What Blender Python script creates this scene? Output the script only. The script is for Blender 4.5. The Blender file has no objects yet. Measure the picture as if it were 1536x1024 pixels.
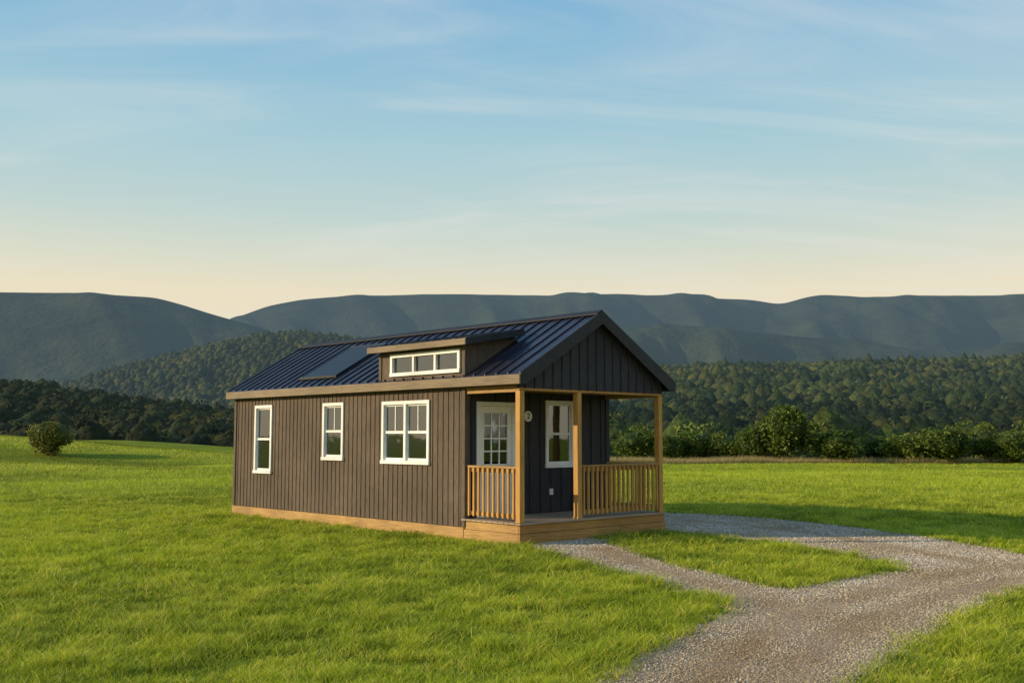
import bpy, bmesh, math, random
import numpy as np
from mathutils import Vector, Matrix
random.seed(7); rng = np.random.default_rng(7)
S = bpy.context.scene; C = S.collection
F = 1550.0; TH = math.radians(5.27); EYE = 1.87
ST, CT = math.sin(TH), math.cos(TH)

# ---------------------------------------------------------------- helpers
def ratio(px, py):
    yu = (512-py)/F; f = CT-yu*ST; z = ST+yu*CT
    return (px-768)/F/f, z/f
def gpt(px, py):
    sx, sz = ratio(px, py); d = -EYE/sz
    return (sx*d, d)
def sstep(t):
    t = np.clip(t, 0, 1); return t*t*(3-2*t)
_lat = rng.random((256, 256))
def vnoise(x, y):
    x = np.asarray(x, float); y = np.asarray(y, float)
    xi = np.floor(x).astype(int); yi = np.floor(y).astype(int)
    fx = x-xi; fy = y-yi; fx = fx*fx*(3-2*fx); fy = fy*fy*(3-2*fy)
    a = _lat[xi % 256, yi % 256]; b = _lat[(xi+1) % 256, yi % 256]
    c = _lat[xi % 256, (yi+1) % 256]; d = _lat[(xi+1) % 256, (yi+1) % 256]
    return (a*(1-fx)+b*fx)*(1-fy)+(c*(1-fx)+d*fx)*fy
def fbm(x, y, o=4):
    s = 0; a = .5; t = 0
    for i in range(o):
        s = s+a*vnoise(x*2**i+17.3*i, y*2**i+5.1*i); t += a; a *= .5
    return s/t
def leftmask(x, y): return sstep((-x-13)/12)*sstep((y-40)/12)
def gh(x, y):
    x = np.asarray(x, float); y = np.asarray(y, float)
    z = 1.75*sstep((-x-20)/30)*sstep((y-45)/50)
    z = z-.4*sstep((y-30)/60)*sstep((x+10)/20)
    z = z+(fbm(x*.06, y*.06, 2)-.5)*.5*sstep((y-34)/40)
    z = z+.36*np.sin((y-40)*.20+x*.05)*leftmask(x, y)
    return z
def tag(o, label=None, cat=None, group=None, kind=None):
    if label: o['label'] = label
    if cat: o['category'] = cat
    if group: o['group'] = group
    if kind: o['kind'] = kind
    return o
def np_mesh(name, V, quads=None, tris=None, col=None, mat=None, smooth=False, parent=None):
    me = bpy.data.meshes.new(name)
    V = np.asarray(V, np.float32)
    nq = 0 if quads is None else len(quads); nt = 0 if tris is None else len(tris)
    me.vertices.add(len(V)); me.vertices.foreach_set('co', V.ravel())
    idx = []; st = []
    if nq: idx.append(np.asarray(quads).ravel()); st.append(np.arange(nq)*4)
    if nt: idx.append(np.asarray(tris).ravel()); st.append(nq*4+np.arange(nt)*3)
    idx = np.concatenate(idx).astype(np.int32); st = np.concatenate(st).astype(np.int32)
    me.loops.add(len(idx)); me.loops.foreach_set('vertex_index', idx)
    me.polygons.add(nq+nt); me.polygons.foreach_set('loop_start', st)
    if smooth: me.polygons.foreach_set('use_smooth', np.ones(nq+nt, bool))
    me.update(calc_edges=True); me.validate()
    if col is not None:
        a = me.color_attributes.new('Col', 'FLOAT_COLOR', 'POINT')
        rgba = np.ones((len(V), 4), np.float32); rgba[:, :3] = col
        a.data.foreach_set('color', rgba.ravel())
    if mat: me.materials.append(mat)
    o = bpy.data.objects.new(name, me); C.objects.link(o)
    if parent: o.parent = parent
    return o

class MB:
    def __init__(s): s.v = []; s.f = []
    def hexa(s, p):
        n = len(s.v); s.v += [tuple(q) for q in p]
        for f in ((0,3,2,1),(4,5,6,7),(0,1,5,4),(1,2,6,5),(2,3,7,6),(3,0,4,7)):
            s.f.append(tuple(n+i for i in f))
        return s
    def box(s, x0, x1, y0, y1, z0, z1):
        return s.hexa([(x0,y0,z0),(x1,y0,z0),(x1,y1,z0),(x0,y1,z0),(x0,y0,z1),(x1,y0,z1),(x1,y1,z1),(x0,y1,z1)])
    def prism_y(s, pts, y0, y1):
        n = len(s.v); k = len(pts)
        s.v += [(x,y0,z) for x,z in pts]+[(x,y1,z) for x,z in pts]
        s.f.append(tuple(n+i for i in range(k))); s.f.append(tuple(n+k+i for i in reversed(range(k))))
        for i in range(k):
            j = (i+1) % k; s.f.append((n+j, n+i, n+k+i, n+k+j))
        return s
    def cyl(s, c, r0, r1, h, axis='z', seg=14):
        n = len(s.v)
        for (r, t) in ((r0, 0), (r1, h)):
            for i in range(seg):
                a = 2*math.pi*i/seg; u, w = r*math.cos(a), r*math.sin(a)
                s.v.append({'z': (c[0]+u, c[1]+w, c[2]+t), 'y': (c[0]+u, c[1]+t, c[2]+w), 'x': (c[0]+t, c[1]+u, c[2]+w)}[axis])
        for i in range(seg):
            j = (i+1) % seg; s.f.append((n+i, n+j, n+seg+j, n+seg+i))
        s.f.append(tuple(n+i for i in reversed(range(seg)))); s.f.append(tuple(n+seg+i for i in range(seg)))
        return s
    def build(s, name, mat, parent=None, bevel=0):
        me = bpy.data.meshes.new(name); me.from_pydata(s.v, [], s.f)
        bm = bmesh.new(); bm.from_mesh(me); bmesh.ops.recalc_face_normals(bm, faces=bm.faces)
        if bevel: bmesh.ops.bevel(bm, geom=list(bm.edges), offset=bevel, segments=1, affect='EDGES', profile=.7)
        bm.to_mesh(me); bm.free(); me.materials.append(mat)
        o = bpy.data.objects.new(name, me); C.objects.link(o)
        if parent: o.parent = parent
        return o

# ---------------------------------------------------------------- materials
def newmat(name):
    m = bpy.data.materials.new(name); m.use_nodes = True
    nt = m.node_tree; b = nt.nodes['Principled BSDF']
    return m, nt, b
def pm(name, c1, c2, scale=4, rough=.7, bump=.0, stretch=(1,1,1), metal=0, spec=.3, detail=6, weather=(.82, 1.15)):
    m, nt, b = newmat(name); N = nt.nodes.new; L = nt.links.new
    tc = N('ShaderNodeTexCoord'); mp = N('ShaderNodeMapping'); mp.inputs['Scale'].default_value = stretch
    L(tc.outputs['Object'], mp.inputs[0])
    no = N('ShaderNodeTexNoise'); no.inputs['Scale'].default_value = scale; no.inputs['Detail'].default_value = detail
    no.inputs['Roughness'].default_value = .68
    L(mp.outputs[0], no.inputs['Vector'])
    cr = N('ShaderNodeValToRGB'); cr.color_ramp.elements[0].position = .32; cr.color_ramp.elements[1].position = .68
    cr.color_ramp.elements[0].color = (*c1, 1); cr.color_ramp.elements[1].color = (*c2, 1)
    n2 = N('ShaderNodeTexNoise'); n2.inputs['Scale'].default_value = .9; n2.inputs['Detail'].default_value = 3; L(tc.outputs['Object'], n2.inputs['Vector'])
    mr = N('ShaderNodeMapRange'); mr.inputs[1].default_value = .3; mr.inputs[2].default_value = .7; mr.inputs[3].default_value = weather[0]; mr.inputs[4].default_value = weather[1]; L(n2.outputs[0], mr.inputs[0])
    vm = N('ShaderNodeVectorMath'); vm.operation = 'SCALE'; L(cr.outputs[0], vm.inputs[0]); L(mr.outputs[0], vm.inputs['Scale'])
    L(no.outputs[0], cr.inputs[0]); L(vm.outputs[0], b.inputs['Base Color'])
    b.inputs['Roughness'].default_value = rough; b.inputs['Metallic'].default_value = metal
    b.inputs['Specular IOR Level'].default_value = spec
    if bump:
        bp = N('ShaderNodeBump'); bp.inputs['Strength'].default_value = bump; bp.inputs['Distance'].default_value = .02
        L(no.outputs[0], bp.inputs['Height']); L(bp.outputs[0], b.inputs['Normal'])
    return m
M = {}
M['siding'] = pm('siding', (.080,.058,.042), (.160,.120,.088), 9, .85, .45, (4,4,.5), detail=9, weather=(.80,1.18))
M['siding_shaded'] = pm('siding_shaded', (.024,.023,.027), (.050,.048,.053), 9, .75, .45, (4,4,.5), detail=9)  # darker siding copy with the shade of the unlit walls put into its colour
M['trim_dark'] = pm('trim_dark', (.016,.016,.020), (.028,.028,.033), 5, .6, .1)
M['fascia'] = pm('fascia', (.16,.115,.07), (.27,.205,.13), 7, .7, .3, (4,.35,6))
M['wood_v'] = pm('wood_post', (.36,.17,.035), (.60,.33,.085), 6, .6, .3, (8,8,.5))
M['wood_y'] = pm('wood_skirt', (.33,.18,.055), (.54,.34,.13), 6, .7, .3, (6,.4,8), weather=(.7,1.15))
M['wood_x'] = pm('wood_rail', (.29,.14,.035), (.48,.26,.075), 6, .6, .3, (.5,6,8), weather=(.72,1.15))
M['deck'] = pm('deck_boards', (.27,.19,.12), (.40,.30,.20), 5, .7, .2, (.5,8,4))
M['roof'] = pm('roof_metal', (.030,.030,.048), (.046,.046,.070), 2.2, .36, .04, (1,1,1), metal=.4, spec=.5, weather=(.75,1.2))
M['white'] = pm('white_paint', (.72,.71,.68), (.84,.83,.80), 9, .45, .03)
M['interior'] = pm('interior', (.16,.14,.12), (.22,.20,.17), 2, .9)
M['curtain'] = pm('curtain_cloth', (.44,.36,.27), (.60,.51,.40), 12, .9, .3, (4,4,.2))
M['metal'] = pm('dark_metal', (.03,.03,.032), (.05,.05,.05), 8, .35, 0, metal=.8)
M['steel'] = pm('satin_steel', (.5,.5,.5), (.6,.6,.6), 8, .3, 0, metal=1)
def glass_mat(name, base, tint=(.78,.82,.80)):
    m, nt, b = newmat(name); N = nt.nodes.new; L = nt.links.new
    out = nt.nodes['Material Output']; nt.nodes.remove(b)
    tr = N('ShaderNodeBsdfTransparent'); tr.inputs[0].default_value = (*tint, 1)
    gl = N('ShaderNodeBsdfGlossy'); gl.inputs['Roughness'].default_value = .03; gl.inputs[0].default_value = (.85,.9,.95,1)
    fr = N('ShaderNodeFresnel'); fr.inputs[0].default_value = 1.5
    ad = N('ShaderNodeMath'); ad.operation = 'ADD'; ad.use_clamp = True; ad.inputs[1].default_value = base
    tcn = N('ShaderNodeTexCoord'); no = N('ShaderNodeTexNoise'); no.inputs['Scale'].default_value = 1.6
    bp = N('ShaderNodeBump'); bp.inputs['Strength'].default_value = .06; bp.inputs['Distance'].default_value = .05
    L(tcn.outputs['Object'], no.inputs['Vector']); L(no.outputs[0], bp.inputs['Height']); L(bp.outputs[0], gl.inputs['Normal'])
    mx = N('ShaderNodeMixShader'); L(fr.outputs[0], ad.inputs[0]); L(ad.outputs[0], mx.inputs[0])
    L(tr.outputs[0], mx.inputs[1]); L(gl.outputs[0], mx.inputs[2]); L(mx.outputs[0], out.inputs[0])
    return m
M['glass'] = glass_mat('window_glass', .15)
M['door_glass'] = glass_mat('door_glass', .06, (.6,.65,.66))
m, nt, b = newmat('solar_cells'); N = nt.nodes.new; L = nt.links.new
tc = N('ShaderNodeTexCoord'); br = N('ShaderNodeTexBrick'); br.offset = 0
br.inputs['Color1'].default_value = (.016,.020,.032,1); br.inputs['Color2'].default_value = (.020,.025,.038,1); br.inputs['Mortar'].default_value = (.035,.04,.05,1)
br.inputs['Scale'].default_value = 6.2; br.inputs['Mortar Size'].default_value = .012; br.inputs['Brick Width'].default_value = 1; br.inputs['Row Height'].default_value = 1
L(tc.outputs['Object'], br.inputs['Vector']); L(br.outputs[0], b.inputs['Base Color']); b.inputs['Roughness'].default_value = .36; b.inputs['Specular IOR Level'].default_value = .10
M['solar'] = m
def leafmat(name, transl=.3, rough=.6):
    m, nt, b = newmat(name); N = nt.nodes.new; L = nt.links.new
    out = nt.nodes['Material Output']
    at = N('ShaderNodeAttribute'); at.attribute_name = 'Col'
    L(at.outputs['Color'], b.inputs['Base Color']); b.inputs['Roughness'].default_value = rough; b.inputs['Specular IOR Level'].default_value = .25
    t = N('ShaderNodeBsdfTranslucent'); L(at.outputs['Color'], t.inputs[0])
    mx = N('ShaderNodeMixShader'); mx.inputs[0].default_value = transl
    L(b.outputs[0], mx.inputs[1]); L(t.outputs[0], mx.inputs[2]); L(mx.outputs[0], out.inputs[0])
    return m
M['blade'] = leafmat('grass_blades', .42, .5)
M['leaf'] = leafmat('tree_leaves', .3)
M['stone'] = leafmat('gravel_stones', 0, .85)
M['bark'] = pm('bark', (.05,.035,.025), (.10,.075,.05), 8, .9, .5, (2,2,.5))
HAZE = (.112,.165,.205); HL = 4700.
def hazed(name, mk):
    """surface with aerial haze painted in as emission that grows with distance across the valley (world Y)"""
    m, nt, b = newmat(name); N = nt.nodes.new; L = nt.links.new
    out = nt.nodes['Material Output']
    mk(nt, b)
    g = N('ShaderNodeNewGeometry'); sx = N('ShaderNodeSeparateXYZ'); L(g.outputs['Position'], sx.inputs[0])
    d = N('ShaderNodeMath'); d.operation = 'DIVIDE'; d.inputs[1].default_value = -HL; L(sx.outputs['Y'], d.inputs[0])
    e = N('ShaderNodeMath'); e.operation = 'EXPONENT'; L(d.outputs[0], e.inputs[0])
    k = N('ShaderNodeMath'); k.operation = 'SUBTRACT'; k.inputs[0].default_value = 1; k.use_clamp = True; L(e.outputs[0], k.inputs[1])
    em = N('ShaderNodeEmission'); em.inputs[0].default_value = (*HAZE, 1)  # haze painted as a glow in the material, no real volume
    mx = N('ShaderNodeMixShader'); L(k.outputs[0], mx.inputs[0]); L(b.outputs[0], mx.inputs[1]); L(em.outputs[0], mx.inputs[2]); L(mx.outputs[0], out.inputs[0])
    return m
def mk_forest(nt, b):
    N = nt.nodes.new; L = nt.links.new
    at = N('ShaderNodeAttribute'); at.attribute_name = 'Col'
    g = N('ShaderNodeNewGeometry'); no = N('ShaderNodeTexNoise'); no.inputs['Scale'].default_value = 1.1; no.inputs['Detail'].default_value = 5
    L(g.outputs['Position'], no.inputs['Vector'])
    mr = N('ShaderNodeMapRange'); mr.inputs[1].default_value = .3; mr.inputs[2].default_value = .7; mr.inputs[3].default_value = .5; mr.inputs[4].default_value = 1.4
    L(no.outputs[0], mr.inputs[0])
    vm = N('ShaderNodeVectorMath'); vm.operation = 'SCALE'; L(at.outputs['Color'], vm.inputs[0]); L(mr.outputs[0], vm.inputs['Scale'])
    L(vm.outputs[0], b.inputs['Base Color']); b.inputs['Roughness'].default_value = .9; b.inputs['Specular IOR Level'].default_value = .1
    bp = N('ShaderNodeBump'); bp.inputs['Strength'].default_value = .6; bp.inputs['Distance'].default_value = 1.0
    L(no.outputs[0], bp.inputs['Height']); L(bp.outputs[0], b.inputs['Normal'])
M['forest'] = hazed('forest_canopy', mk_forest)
def mk_hill(c1, c2, sc, bd, bs=.03):
    def f(nt, b):
        N = nt.nodes.new; L = nt.links.new
        g = N('ShaderNodeNewGeometry')
        n1 = N('ShaderNodeTexNoise'); n1.inputs['Scale'].default_value = sc; n1.inputs['Detail'].default_value = 12; n1.inputs['Roughness'].default_value = .68; L(g.outputs['Position'], n1.inputs['Vector'])
        n2 = N('ShaderNodeTexNoise'); n2.inputs['Scale'].default_value = bs; n2.inputs['Detail'].default_value = 3; n2.inputs['Roughness'].default_value = .7; L(g.outputs['Position'], n2.inputs['Vector'])
        n3 = N('ShaderNodeTexNoise'); n3.inputs['Scale'].default_value = .0022; n3.inputs['Detail'].default_value = 3; L(g.outputs['Position'], n3.inputs['Vector'])
        cr = N('ShaderNodeValToRGB'); cr.color_ramp.elements[0].position = .36; cr.color_ramp.elements[1].position = .64
        cr.color_ramp.elements[0].color = (*c1, 1); cr.color_ramp.elements[1].color = (*c2, 1)
        L(n1.outputs[0], cr.inputs[0]); L(cr.outputs[0], b.inputs['Base Color'])
        b.inputs['Roughness'].default_value = .95; b.inputs['Specular IOR Level'].default_value = .05
        bp = N('ShaderNodeBump'); bp.inputs['Strength'].default_value = .8; bp.inputs['Distance'].default_value = bd
        L(n2.outputs[0], bp.inputs['Height'])
        b3 = N('ShaderNodeBump'); b3.inputs['Strength'].default_value = .8; b3.inputs['Distance'].default_value = bd*5
        L(n3.outputs[0], b3.inputs['Height']); L(bp.outputs[0], b3.inputs['Normal']); L(b3.outputs[0], b.inputs['Normal'])
    return f
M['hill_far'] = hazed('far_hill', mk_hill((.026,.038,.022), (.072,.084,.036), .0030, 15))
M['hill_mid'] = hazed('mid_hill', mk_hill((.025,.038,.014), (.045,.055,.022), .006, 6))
m, nt, b = newmat('field_ground'); N = nt.nodes.new; L = nt.links.new
g = N('ShaderNodeNewGeometry')
n1 = N('ShaderNodeTexNoise'); n1.inputs['Scale'].default_value = .35; n1.inputs['Detail'].default_value = 8; L(g.outputs['Position'], n1.inputs['Vector'])
n2 = N('ShaderNodeTexNoise'); n2.inputs['Scale'].default_value = 9; n2.inputs['Detail'].default_value = 6; L(g.outputs['Position'], n2.inputs['Vector'])
cr = N('ShaderNodeValToRGB'); cr.color_ramp.elements[0].position = .35; cr.color_ramp.elements[1].position = .68
cr.color_ramp.elements[0].color = (.12,.16,.014,1); cr.color_ramp.elements[1].color = (.28,.33,.03,1)
mm = N('ShaderNodeMix'); mm.data_type = 'FLOAT'; mm.inputs[0].default_value = .45
L(n1.outputs[0], mm.inputs[2]); L(n2.outputs[0], mm.inputs[3]); L(mm.outputs[0], cr.inputs[0]); L(cr.outputs[0], b.inputs['Base Color'])
b.inputs['Roughness'].default_value = 1; b.inputs['Specular IOR Level'].default_value = .05
bp = N('ShaderNodeBump'); bp.inputs['Strength'].default_value = 1; bp.inputs['Distance'].default_value = .12; L(n2.outputs[0], bp.inputs['Height']); L(bp.outputs[0], b.inputs['Normal'])
M['ground'] = m
m, nt, b = newmat('gravel_bed'); N = nt.nodes.new; L = nt.links.new
g = N('ShaderNodeNewGeometry')
v = N('ShaderNodeTexVoronoi'); v.inputs['Scale'].default_value = 62; L(g.outputs['Position'], v.inputs['Vector'])
n1 = N('ShaderNodeTexNoise'); n1.inputs['Scale'].default_value = .8; n1.inputs['Detail'].default_value = 6; L(g.outputs['Position'], n1.inputs['Vector'])
sp = N('ShaderNodeSeparateColor'); L(v.outputs['Color'], sp.inputs[0])
cr = N('ShaderNodeValToRGB'); cr.color_ramp.elements[0].color = (.26,.19,.125,1); cr.color_ramp.elements[1].color = (.60,.46,.32,1); L(sp.outputs[0], cr.inputs[0])
cr2 = N('ShaderNodeValToRGB'); cr2.color_ramp.elements[0].position = .35; cr2.color_ramp.elements[1].position = .65
cr2.color_ramp.elements[0].color = (.72,.60,.48,1); cr2.color_ramp.elements[1].color = (1,1,1,1); L(n1.outputs[0], cr2.inputs[0])
mx = N('ShaderNodeMix'); mx.data_type = 'RGBA'; mx.blend_type = 'MULTIPLY'; mx.inputs[0].default_value = 1
L(cr.outputs[0], mx.inputs[6]); L(cr2.outputs[0], mx.inputs[7]); L(mx.outputs[2], b.inputs['Base Color'])
b.inputs['Roughness'].default_value = .95; b.inputs['Specular IOR Level'].default_value = .1
bp = N('ShaderNodeBump'); bp.invert = True; bp.inputs['Strength'].default_value = .8; bp.inputs['Distance'].default_value = .012; L(v.outputs['Distance'], bp.inputs['Height']); L(bp.outputs[0], b.inputs['Normal'])
M['gravel'] = m

# ---------------------------------------------------------------- ground sheet
def axis(lim, a0, step, grow):
    v = [0]; s = step
    while v[-1] < lim:
        if v[-1] > a0: s *= grow
        v.append(v[-1]+s)
    return np.array(v)
xp = axis(9000, 60, 2.0, 1.14); xs = np.concatenate([-xp[::-1][:-1], xp])
yp = axis(9000, 130, 2.0, 1.14); yn = axis(300, 20, 3, 1.3); ys = np.concatenate([-yn[::-1][:-1], yp])
GX, GY = np.meshgrid(xs, ys); GZ = gh(GX, GY)
far = sstep((np.hypot(GX, GY)-110)/60)
GZ = GZ*(1-far)+far*(-.5)
nx, ny = len(xs), len(ys)
V = np.stack([GX.ravel(), GY.ravel(), GZ.ravel()], 1)
i = np.arange(nx-1)[None, :]+nx*np.arange(ny-1)[:, None]; i = i.ravel()
tag(np_mesh('ground', V, np.stack([i, i+1, i+nx+1, i+nx], 1), mat=M['ground'], smooth=True),
    'wide grassy field under and around the dark cabin', 'ground', kind='structure')

# ---------------------------------------------------------------- gravel drive
def catmull(pts, n=12):
    P = [np.array(p, float) for p in pts]; out = []
    for k in range(len(P)-1):
        p0 = P[max(k-1, 0)]; p1 = P[k]; p2 = P[k+1]; p3 = P[min(k+2, len(P)-1)]
        for t in np.linspace(0, 1, n, endpoint=False):
            out.append(.5*((2*p1)+(-p0+p2)*t+(2*p0-5*p1+4*p2-p3)*t*t+(-p0+3*p1-3*p2+p3)*t**3))
    out.append(P[-1]); return out
A = catmull([gpt(*p) for p in [(792,819),(850,836),(920,857),(1000,879),(1060,893),(1096,908),(1085,924),(1030,948),(965,982),(920,1016),(880,1060),(830,1120)]])
Bq = catmull([gpt(*p) for p in [(1225,1120),(1262,1050),(1300,1010),(1350,972),(1430,926),(1536,885),(1640,856),(1760,838)]])
Cq = catmull([gpt(*p) for p in [(1780,868),(1660,850),(1536,831),(1400,808),(1290,793),(1150,778),(1060,772),(1000,770),(955,770)]])
outer = A+Bq+Cq
isl_top = catmull([gpt(*p) for p in [(872,803),(940,800),(1000,798),(1070,803),(1130,811),(1210,821),(1290,834),(1335,845),(1372,857)]])
isl_bot = catmull([gpt(*p) for p in [(1372,857),(1335,861),(1260,871),(1180,884),(1120,874),(1060,860),(1000,846),(950,829),(905,813),(872,803)]])
island = isl_top[:-1]+isl_bot
def jitter(poly, amp=.09):
    out = []
    for k, p in enumerate(poly):
        a = fbm(np.array(p[0]*3.1), np.array(p[1]*3.1), 4)-.5; b_ = fbm(np.array(p[0]*3.1+50), np.array(p[1]*3.1), 4)-.5
        out.append((p[0]+a*amp*4, p[1]+b_*amp*4))
    return out
outer = jitter(outer); island = jitter(island[:-1])
tracks = [catmull([gpt(*p) for p in q], 5) for q in ([(1000,1120),(1075,1010),(1160,950),(1260,905),(1400,868),(1536,850),(1700,845)],[(1120,1120),(1180,1020),(1262,950),(1360,910),(1450,885),(1536,868),(1700,855)],
          [(900,824),(1000,858),(1090,884),(1160,905),(1200,930)],[(1040,782),(1150,792),(1290,812),(1400,832),(1480,850)])]
def track_d(x, y):
    dmin = np.full(x.shape, 9.)
    for tr in tracks:
        for p, q in zip(tr[:-1], tr[1:]):
            vx, vy = q[0]-p[0], q[1]-p[1]; t = np.clip(((x-p[0])*vx+(y-p[1])*vy)/(vx*vx+vy*vy+1e-9), 0, 1)
            dmin = np.minimum(dmin, np.hypot(x-p[0]-t*vx, y-p[1]-t*vy))
    return dmin
def inpoly(x, y, poly):
    x = np.asarray(x); y = np.asarray(y); r = np.zeros(x.shape, bool); n = len(poly)
    for k in range(n):
        x0, y0 = poly[k]; x1, y1 = poly[(k+1) % n]
        if y0 == y1: continue
        c = ((y0 > y) != (y1 > y)) & (x < (x1-x0)*(y-y0)/(y1-y0)+x0); r ^= c
    return r
def in_drive(x, y): return inpoly(x, y, outer) & ~inpoly(x, y, island)
bm = bmesh.new()
def loop(poly):
    vs = [bm.verts.new((p[0], p[1], 0)) for p in poly]
    return [bm.edges.new((vs[k], vs[(k+1) % len(vs)])) for k in range(len(vs))]
E = loop(outer)+loop(island)
bmesh.ops.triangle_fill(bm, edges=E, use_beauty=True, use_dissolve=False)
for f in list(bm.faces):
    c = f.calc_center_median()
    if not bool(in_drive(np.array(c.x), np.array(c.y))): bm.faces.remove(f)
for v_ in bm.verts: v_.co.z = float(gh(v_.co.x, v_.co.y))+.012
bmesh.ops.recalc_face_normals(bm, faces=bm.faces)
if sum(f.normal.z for f in bm.faces) < 0: bmesh.ops.reverse_faces(bm, faces=bm.faces)
me = bpy.data.meshes.new('gravel_drive'); bm.to_mesh(me); bm.free(); me.materials.append(M['gravel'])
o = bpy.data.objects.new('gravel_drive', me); C.objects.link(o)
tag(o, 'forked gravel drive curving from the bottom edge to the porch and off to the right', 'drive', kind='structure')
def fan_samples(n, d0, d1, p, smax):
    u = rng.random(n)
    q = 2-p
    d = (d0**q+u*(d1**q-d0**q))**(1/q)
    s = (rng.random(n)*2-1)*smax
    return s*d, d
X, Y = fan_samples(760000, 7, 30, 1.7, .62)
k = in_drive(X+rng.normal(0, .12, len(X)), Y+rng.normal(0, .12, len(Y))); X = X[k]; Y = Y[k]
td = np.exp(-(track_d(X, Y)/.24)**2)
k = rng.random(len(X)) < (.60+.6*fbm(X*.9+8, Y*.9, 2))*(1-.55*td); X = X[k]; Y = Y[k]; td = td[k]
n = len(X); sz = .0050*(1+rng.random(n)**3*2.2)*(np.clip(Y, 7, 30)/9)**.6*(1-.25*td)
octv = np.array([(1,0,0),(0,1,0),(-1,0,0),(0,-1,0),(0,0,1),(0,0,-.6)], float)
octf = np.array([(0,1,4),(1,2,4),(2,3,4),(3,0,4),(1,0,5),(2,1,5),(3,2,5),(0,3,5)])
V = octv[None]*(1+.45*(rng.random((n, 6, 1))-.5)); V = V*(np.stack([rng.uniform(.7,1.3,n), rng.uniform(.7,1.3,n), rng.uniform(.45,.9,n)], 1)[:, None])*sz[:, None, None]
a = rng.random(n)*6.28; ca, sa = np.cos(a)[:, None], np.sin(a)[:, None]
Vx = V[..., 0]*ca-V[..., 1]*sa; Vy = V[..., 0]*sa+V[..., 1]*ca
V = np.stack([Vx+X[:, None], Vy+Y[:, None], V[..., 2]+.013+gh(X, Y)[:, None]], -1)
patch = fbm(X*.7, Y*.7, 3)
tone = (rng.random(n)*.36+.24)*(.68+.68*patch)*(1-.14*td); warm = np.clip(rng.random(n)*.7+1.0*(.55-patch)+.4*td, 0, 1.3)
col = np.stack([tone*(1.05+.16*warm), tone*(.92+.01*warm), tone*(.77-.22*warm)], 1)
tag(np_mesh('gravel', V.reshape(-1, 3), None, (octf[None]+6*np.arange(n)[:, None, None]).reshape(-1, 3), np.repeat(col, 6, 0), M['stone']),
    'loose grey and tan stones covering the drive', 'gravel', kind='stuff')

# ---------------------------------------------------------------- house frame
RZ = math.radians(43.6); HX, HY = .138, 18.1
def to_local(x, y):
    c, s = math.cos(RZ), math.sin(RZ); dx, dy = x-HX, y-HY
    return dx*c+dy*s, -dx*s+dy*c

# ---------------------------------------------------------------- grass
def blades(X, Y, H, W, lean, colr, two=True, tipc=1.45):
    n = len(X); Z = gh(X, Y)-.01
    a = rng.random(n)*6.28; wx = np.cos(a)*W/2; wy = np.sin(a)*W/2
    b_ = rng.random(n)*6.28; lx = (np.cos(b_)*lean+.15)*H; ly = np.sin(b_)*lean*H
    P = np.stack([X, Y, Z], 1); w = np.stack([wx, wy, 0*wx], 1); l = np.stack([lx, ly, 0*lx], 1); up = np.stack([0*H, 0*H, H], 1)
    if two:
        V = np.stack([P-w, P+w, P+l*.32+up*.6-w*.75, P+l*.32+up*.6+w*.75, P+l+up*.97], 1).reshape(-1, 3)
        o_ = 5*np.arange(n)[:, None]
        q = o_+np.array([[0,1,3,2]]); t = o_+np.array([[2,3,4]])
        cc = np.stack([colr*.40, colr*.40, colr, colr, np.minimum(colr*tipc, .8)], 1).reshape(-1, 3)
        return V, q, t, cc
    V = np.stack([P-w, P+w, P+l+up], 1).reshape(-1, 3); t = 3*np.arange(n)[:, None]+np.array([[0,1,2]])
    cc = np.stack([colr*.7, colr*.7, np.minimum(colr*tipc, .8)], 1).reshape(-1, 3)
    return V, np.zeros((0, 4), int), t, cc
def gcol(X, Y, n):
    big = fbm(X*.12+9, Y*.12, 3)[:, None]; cl = fbm(X*1.6, Y*1.6, 3)[:, None]; r = rng.random(n)[:, None]
    dark = np.array([[.125,.185,.012]]); lime = np.array([[.450,.540,.022]]); yel = np.array([[.80,.66,.14]])
    band = (np.sin(Y*.42+X*.10+2.5*fbm(X*.05, Y*.05, 2))*leftmask(X, Y))[:, None]  # painted light and shade of the left meadow's contours, with paler dry strips
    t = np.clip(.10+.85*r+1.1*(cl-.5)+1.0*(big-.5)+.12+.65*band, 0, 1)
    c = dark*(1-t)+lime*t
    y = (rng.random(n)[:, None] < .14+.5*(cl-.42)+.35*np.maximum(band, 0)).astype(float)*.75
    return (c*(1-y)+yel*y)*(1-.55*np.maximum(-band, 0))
def free(X, Y):
    u, v_ = to_local(X, Y)
    house = (u > -.035) & (u < 4.03) & (v_ > -.03) & (v_ < 10.05)
    return ~house & ~in_drive(X+rng.normal(0, .10, len(X)), Y+rng.normal(0, .10, len(X)))
X, Y = fan_samples(980000, 6.5, 34, 1.35, .64)
k = free(X, Y); X = X[k]; Y = Y[k]
dens = fbm(X*2.3+3, Y*2.3, 3); k = rng.random(len(X)) < np.clip(.40+2.2*(dens-.3), 0, 1); X = X[k]; Y = Y[k]
n = len(X); cl = fbm(X*1.1, Y*1.1, 3); tuft = np.clip((fbm(X*4.4+20, Y*4.4, 2)-.34)*2.4, 0, 1)
H = (.030+.115*tuft*rng.random(n)+.045*rng.random(n))*(.65+.7*cl)
tall = rng.random(n) < .016; H = np.where(tall, H+.08, H)
W = .0052*(Y/8)**.7*rng.uniform(.55, 1.5, n)
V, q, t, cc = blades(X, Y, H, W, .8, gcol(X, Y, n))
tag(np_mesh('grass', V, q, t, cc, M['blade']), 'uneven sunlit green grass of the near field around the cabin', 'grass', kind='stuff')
X, Y = fan_samples(380000, 32, 100, 1.1, .66)
k = free(X, Y); X = X[k]; Y = Y[k]; n = len(X)
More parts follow.
